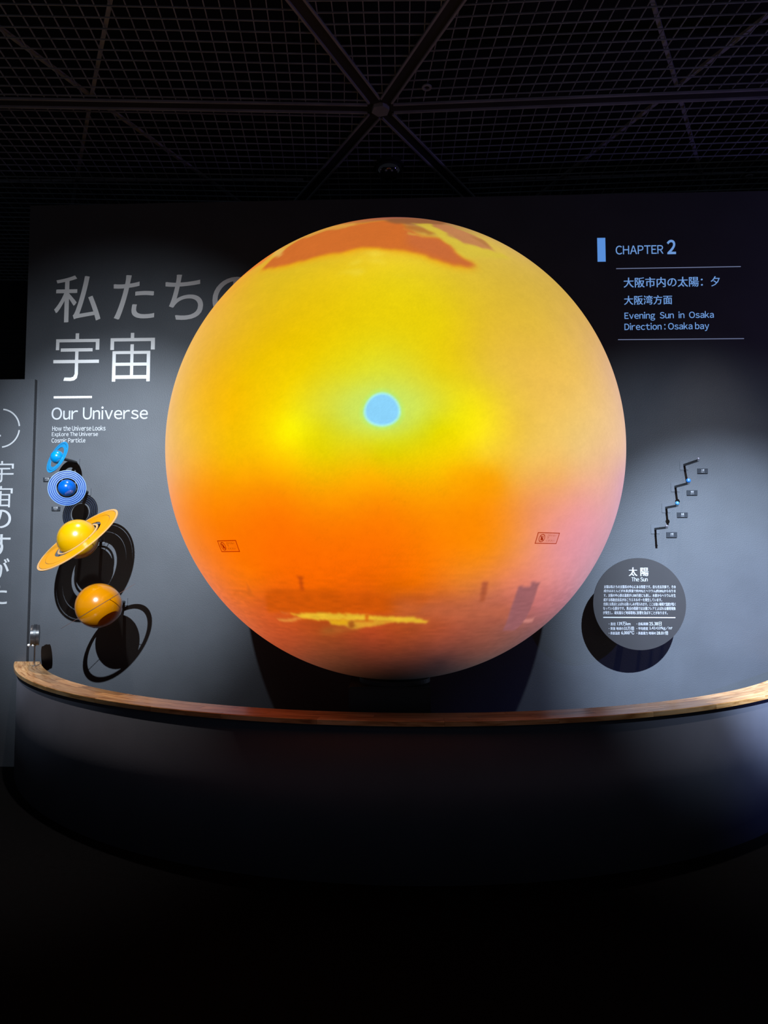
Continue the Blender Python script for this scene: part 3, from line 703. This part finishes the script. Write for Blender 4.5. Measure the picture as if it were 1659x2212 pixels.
# ------------------------------------------------------------------ round info panel
st = .26
uc, zc = wall_uv(1381.5, 1304.5, st); rr = wall_uv(1482, 1304, st)[0] - uc
info = empty('info_panel', wpt(uc, zc, st), 'round grey info panel about the sun standing off the wall', 'sign')
bm = bmesh.new(); bm_tube(bm, (0, 0, -.008), (0, 0, 0), rr, 96); bmesh.ops.bevel(bm, geom=[e for e in bm.edges if len(e.link_faces) == 2 and e.calc_face_angle(0) > 1], offset=.0015, segments=2, affect='EDGES')
bmobj('disc', bm, M['disc'], info, Matrix.Translation(wpt(uc, zc, st)) @ WALL_M)
bm = bmesh.new()
bm_tube(bm, (0, 0, -st), (0, 0, -.008), .02, 16); bmobj('standoff_rod', bm, M['mount'], info, Matrix.Translation(wpt(uc, zc, st)) @ WALL_M)
tw = M['white_i'] = mat('white_print', (.30, .30, .31), .6, noise=.03)
def it(s, b, off=0, name='text_line'): return wall_text(name, s, b, tw, info, off, st, thick=.001, bold=.028 if name == 'heading' else .012)
it('太 陽', (1358, 1225.5, 1401, 1244.5), .0, 'heading'); it('The Sun', (1364, 1246.5, 1399, 1256), 0)
para = ['太陽は私たちの太陽系の中心にある恒星です。自ら光る天体で、その', '成分はほとんどが水素(質量で約70%)とヘリウム(約28%)からなりま', 'す。太陽の中心部は温度が1,500万度にも達し、水素からヘリウムを生',
        '成する核融合反応がおこりエネルギーを発生しています。', '光球には黒点とよばれる黒いしみが見られます。ここは強い磁場で温度が低く', 'なっている部分です。黒点の周囲では太陽フレアとよばれる爆発現象', 'が発生し、磁気嵐など地球環境に影響を及ぼすことがあります。']
for i, s in enumerate(para):
    x1 = {3: 1430, 6: 1442}.get(i, 1459.5); y = 1264 + i * 9.35
    it(s, (1304.5 - i * .3, y, x1, y + 7.2), 0)
wall_rect('rule', (1303, 1332.6, 1459, 1335.2), tw, info, st, .001)
for i, (a, b, c, d) in enumerate((('・直径', '139万km', '・自転周期', '25.38日'), ('・質量 地球の', '33万倍', '・平均密度', '1.41×10³kg/m³'), ('・表面温度', '6,000℃', '・表面重力 地球の', '28.01倍'))):
    y = 1343.5 + i * 10
    xa = {0: (1315, 1330), 1: (1315, 1347), 2: (1315, 1339)}[i]; xb = {0: (1333.5, 1362), 1: (1348, 1370), 2: (1342, 1370)}[i]
    xc = {0: (1375, 1400), 1: (1375, 1400), 2: (1375, 1417)}[i]; xd = {0: (1402.5, 1429), 1: (1402.5, 1452), 2: (1418.5, 1443.5)}[i]
    it(a, (xa[0], y + 1, xa[1], y + 7.5), 0); it(b, (xb[0], y - .5, xb[1], y + 8), 0); it(c, (xc[0], y + 1, xc[1], y + 7.5), 0); it(d, (xd[0], y - .5, xd[1], y + 8), 0)

# ------------------------------------------------------------------ outer planets
def ball(parent, name, m, P, r):
    bm = bmesh.new(); bmesh.ops.create_uvsphere(bm, u_segments=64, v_segments=40, radius=r)
    return bmobj(name, bm, m, parent, Matrix.Translation(P), True)
def frame_from(P, maj, flat, flip=1):
    """ring frame: major axis direction in the picture (px, up positive), flatness = b/a; near edge to the lower right when flip=1"""
    v = (CAM - P).normalized(); up = Vector((0, 0, 1)); rt = up.cross(v).normalized(); up2 = v.cross(rt)
    x = (rt * maj[0] + up2 * maj[1]).normalized(); wv = v.cross(x).normalized()   # perpendicular, up-left of the major axis
    n = wv * math.sqrt(1 - flat * flat) + v * flat * flip
    y = n.cross(x).normalized(); n = x.cross(y)
    return Matrix((x, y, n)).transposed().to_4x4()
def mounting(root, P, s, r, plate=.052):
    q = P - WO; u, z = q.dot(WU), q.z
    bm = bmesh.new(); bm_tube(bm, (0, 0, 0), (0, 0, s - r * .9), .011 if r > .03 else .009, 16)
    bmobj('mounting_rod', bm, M['mount'], root, Matrix.Translation(wpt(u, z, 0)) @ WALL_M)
    bm = bmesh.new(); bm_box(bm, -plate / 2, plate / 2, -plate / 2, plate / 2, 0, .006)
    bmobj('wall_plate', bm, M['mountplate'], root, Matrix.Translation(wpt(u, z, 0)) @ WALL_M)
def pxr(px, py, s, rpx):   # radius in metres of rpx at that spot (vertical direction)
    return (on_wall(px, py - rpx, s) - on_wall(px, py, s)).length

# Neptune
s = .28; P = on_wall(124, 987.5, s); r = pxr(124, 987.5, s, 14.2)
t = empty('planet_model', P, 'small sky-blue ringed planet ball, topmost of the four by the title', 'planet model', 'outer planet models')
ball(t, 'planet_ball', M['neptune'], P, r)
Fm = Matrix.Translation(P + (CAM - P).normalized() * 0) @ frame_from(P, (.44, .90), .35)
for a, b, k, nm in ((.64, .86, 'nept_ring', 'ring'), (.86, .885, 'nept_line', 'ring_line'), (.885, 1.0, 'nept_ring', 'ring')):
    bm = bmesh.new(); bm_ring(bm, r * 2.62 * a, r * 2.62 * b, .004 if k != 'nept_line' else .003); bmobj(nm, bm, M[k], t, Fm)
mounting(t, P, s, r)
# Uranus
s = .31; P = on_wall(145, 1054, s); r = pxr(145, 1054, s, 18.3)
t = empty('planet_model', P, 'royal-blue planet ball inside face-on concentric rings, second from top', 'planet model', 'outer planet models')
ball(t, 'planet_ball', M['uranus'], P, r)
Fm = Matrix.Translation(P) @ frame_from(P, (.8, .6), .985)
RO = r * 2.08
bm = bmesh.new(); bm_ring(bm, RO * .56, RO * .99, .003); bmobj('ring_disc', bm, M['ur_acrylic'], t, Fm)
for k in (.56, .665, .765, .865, .97):
    bm = bmesh.new(); bm_ring(bm, RO * k, RO * (k + .035), .006); bmobj('ring', bm, M['ur_ring'], t, Fm)
mounting(t, P, s, r)
# Saturn
s = .37; P = on_wall(168.5, 1164.5, s); r = pxr(168.5, 1164.5, s, 42.5)
t = empty('planet_model', P, 'large yellow planet ball with broad tilted ring, third from top', 'planet model', 'outer planet models')
ball(t, 'planet_ball', M['saturn'], P, r)
Fm = Matrix.Translation(P) @ frame_from(P, (166, 139), .235)
RO = r * 2.36
for a, b, k, nm in ((.955, 1.0, 'sat_rim', 'outer_ring'), (.80, .945, 'sat_ring', 'middle_ring'), (.57, .79, 'sat_ring', 'broad_ring'), (.455, .50, 'sat_rim', 'inner_ring')):
    bm = bmesh.new(); bm_ring(bm, RO * a, RO * b, .005, 128); bmobj(nm, bm, M[k], t, Fm)
for a in (20, 110, 200, 290):
    bm = bmesh.new(); bm_box(bm, r * .99, RO * .96, -.002, .002, -.0015, .0015, Matrix.Rotation(R_(a), 4, 'Z')); bmobj('spoke', bm, M['mount'], t, Fm)
mounting(t, P, s, r)
# Jupiter
s = .42; P = on_wall(213.5, 1308.5, s); r = pxr(213.5, 1308.5, s, 48.5)
t = empty('planet_model', P, 'large orange planet ball with thin edge-on ring, lowest of the four', 'planet model', 'outer planet models')
ball(t, 'planet_ball', M['jupiter'], P, r)
Fm = Matrix.Translation(P) @ frame_from(P, (157, 99), .001)
RO = r * 1.80
bm = bmesh.new(); bm_ring(bm, RO * .87, RO, .0018, 128); bmobj('ring', bm, M['jup_ring'], t, Fm)
bm = bmesh.new(); bm_ring(bm, r * .995, r * 1.003, .004, 96); bmobj('equator_groove', bm, M['sat_line'], t, Fm)
for a in (60, 180, 300):
    bm = bmesh.new(); bm_box(bm, r * .99, RO * .9, -.002, .002, -.001, .001, Matrix.Rotation(R_(a), 4, 'Z')); bmobj('spoke', bm, M['mount'], t, Fm)
mounting(t, P, s, r)

# ------------------------------------------------------------------ inner planets on rods
inner = (((1477.5, 1002.5), (1508.5, 991), 2.6, 'tiny_white', 'tiny pale ball on a black rod, topmost of the four right of the globe', '火星', 'Mars', (1507, 1012, 1529.5, 1022.5)),
         ((1458.5, 1049), (1487, 1038.5), 5.0, 'tiny_blue', 'small blue ball on a black rod, second from top right of the globe', '地球', 'Earth', (1484, 1059, 1507, 1069.5)),
         ((1438.5, 1096), (1462.8, 1087.3), 4.4, 'tiny_cyan', 'small light blue ball on a black rod, third from top right of the globe', '金星', 'Venus', (1463, 1107, 1486, 1117.5)),
         ((1415, 1139.5), (1440, 1136.2), 2.8, 'tiny_white', 'tiny pale ball on a black rod, lowest of the four right of the globe', '水星', 'Mercury', (1440, 1149.5, 1463, 1161)))
for foot, tip, rp, mk_, lab, jn, en, pb in inner:
    u, z = wall_uv(*foot)
    # stand-off at which the rod end projects onto its picture position
    best = min((abs((on_wall(tip[0], tip[1], q / 1000) - WO).dot(WU) - u), q / 1000) for q in range(100, 400, 5))[1]
    P = on_wall(tip[0], tip[1], best); u = (P - WO).dot(WU); r = pxr(tip[0], tip[1], best, rp)
    t = empty('planet_model', P, lab, 'planet model', 'inner planet models')
    ball(t, 'planet_ball', M[mk_], P, r)
    zr = P.z - r * .9 - .003
    bm = bmesh.new(); bm_box(bm, -.007, .007, -.007, .007, 0, best + .003); bmobj('mounting_rod', bm, M['mount'], t, Matrix.Translation(wpt(u, zr, 0)) @ WALL_M)
    bm = bmesh.new(); bm_box(bm, -.03, .03, -.035, .03, 0, .004); bmobj('wall_plate', bm, M['mountplate'], t, Matrix.Translation(wpt(u, zr, 0)) @ WALL_M)
def plate(b, jn, en, lab, grp):
    u0, z1 = wall_uv(b[0], b[1], .01); u1, z0 = wall_uv(b[2], b[3], .01)
    t = empty('name_plate', wpt((u0 + u1) / 2, (z0 + z1) / 2, 0), lab, 'sign', grp)
    bm = bmesh.new(); bm_box(bm, u0, u1, z0, z1, 0, .009); bmobj('plate_body', bm, M['plate'], t, Matrix.Translation(WO) @ WALL_M)
    cx = (b[0] + b[2]) / 2; cy = (b[1] + b[3]) / 2
    wall_text('planet_name', jn, (cx - 3.2 * len(jn) / 2, cy - 4, cx + 3.2 * len(jn) / 2, cy + .3), tw, t, .01, .009, thick=.0008)
    wall_text('english_name', en, (cx - 3.5, cy + 1.6, cx + 3.5, cy + 3.2), tw, t, .005, .009, thick=.0008)
LB = ('tiny dark name plate, topmost right of the globe', 'tiny dark name plate beside the small blue ball', 'tiny dark name plate below the light blue ball', 'tiny dark name plate nearest the round info panel')
for k, (_, _, _, _, _, jn, en, pb) in enumerate(inner): plate(pb, jn, en, LB[k], 'planet name plates')
plate((93, 1031.5, 110, 1040), '海王星', 'Neptune', 'tiny dark name plate below the sky-blue ringed planet', 'planet name plates')
plate((111, 1094.5, 129, 1103), '天王星', 'Uranus', 'tiny dark name plate below the royal-blue planet', 'planet name plates')

# ------------------------------------------------------------------ small viewer stand on the counter's left end
q = at_z(74, 1440, HC)
stand = empty('viewer_stand', (q.x, q.y, HC), 'small chrome post with round smoked head on the counter left end', 'stand')
bm = bmesh.new(); bm_tube(bm, (q.x, q.y, HC), (q.x, q.y, HC + .006), .017, 24); bmobj('base', bm, M['chrome'], stand)
bm = bmesh.new(); bm_tube(bm, (q.x, q.y, HC + .006), (q.x, q.y, HC + .155), .0055, 16); bmobj('post', bm, M['chrome'], stand)
D = 1533 / q.y; hd = Matrix.Translation((q.x, q.y, HC + .215)) @ Matrix.Rotation(R_(22), 4, 'Z') @ Matrix.Rotation(R_(90), 4, 'Y')
bm = bmesh.new(); bm_tube(bm, (0, 0, -.026), (0, 0, .026), .070, 48); bmobj('head', bm, M['steel_dark'], stand, hd, False)
bm = bmesh.new(); bm_ring(bm, .069, .074, .016, 48); bmobj('head_rim', bm, M['mount'], stand, hd)
for dx in (-.028, .002):
    bm = bmesh.new(); bmesh.ops.create_uvsphere(bm, u_segments=16, v_segments=10, radius=.009); bmobj('screw', bm, M['greytext'], stand, Matrix.Translation((q.x + dx, q.y - .03, HC + .15)), True)
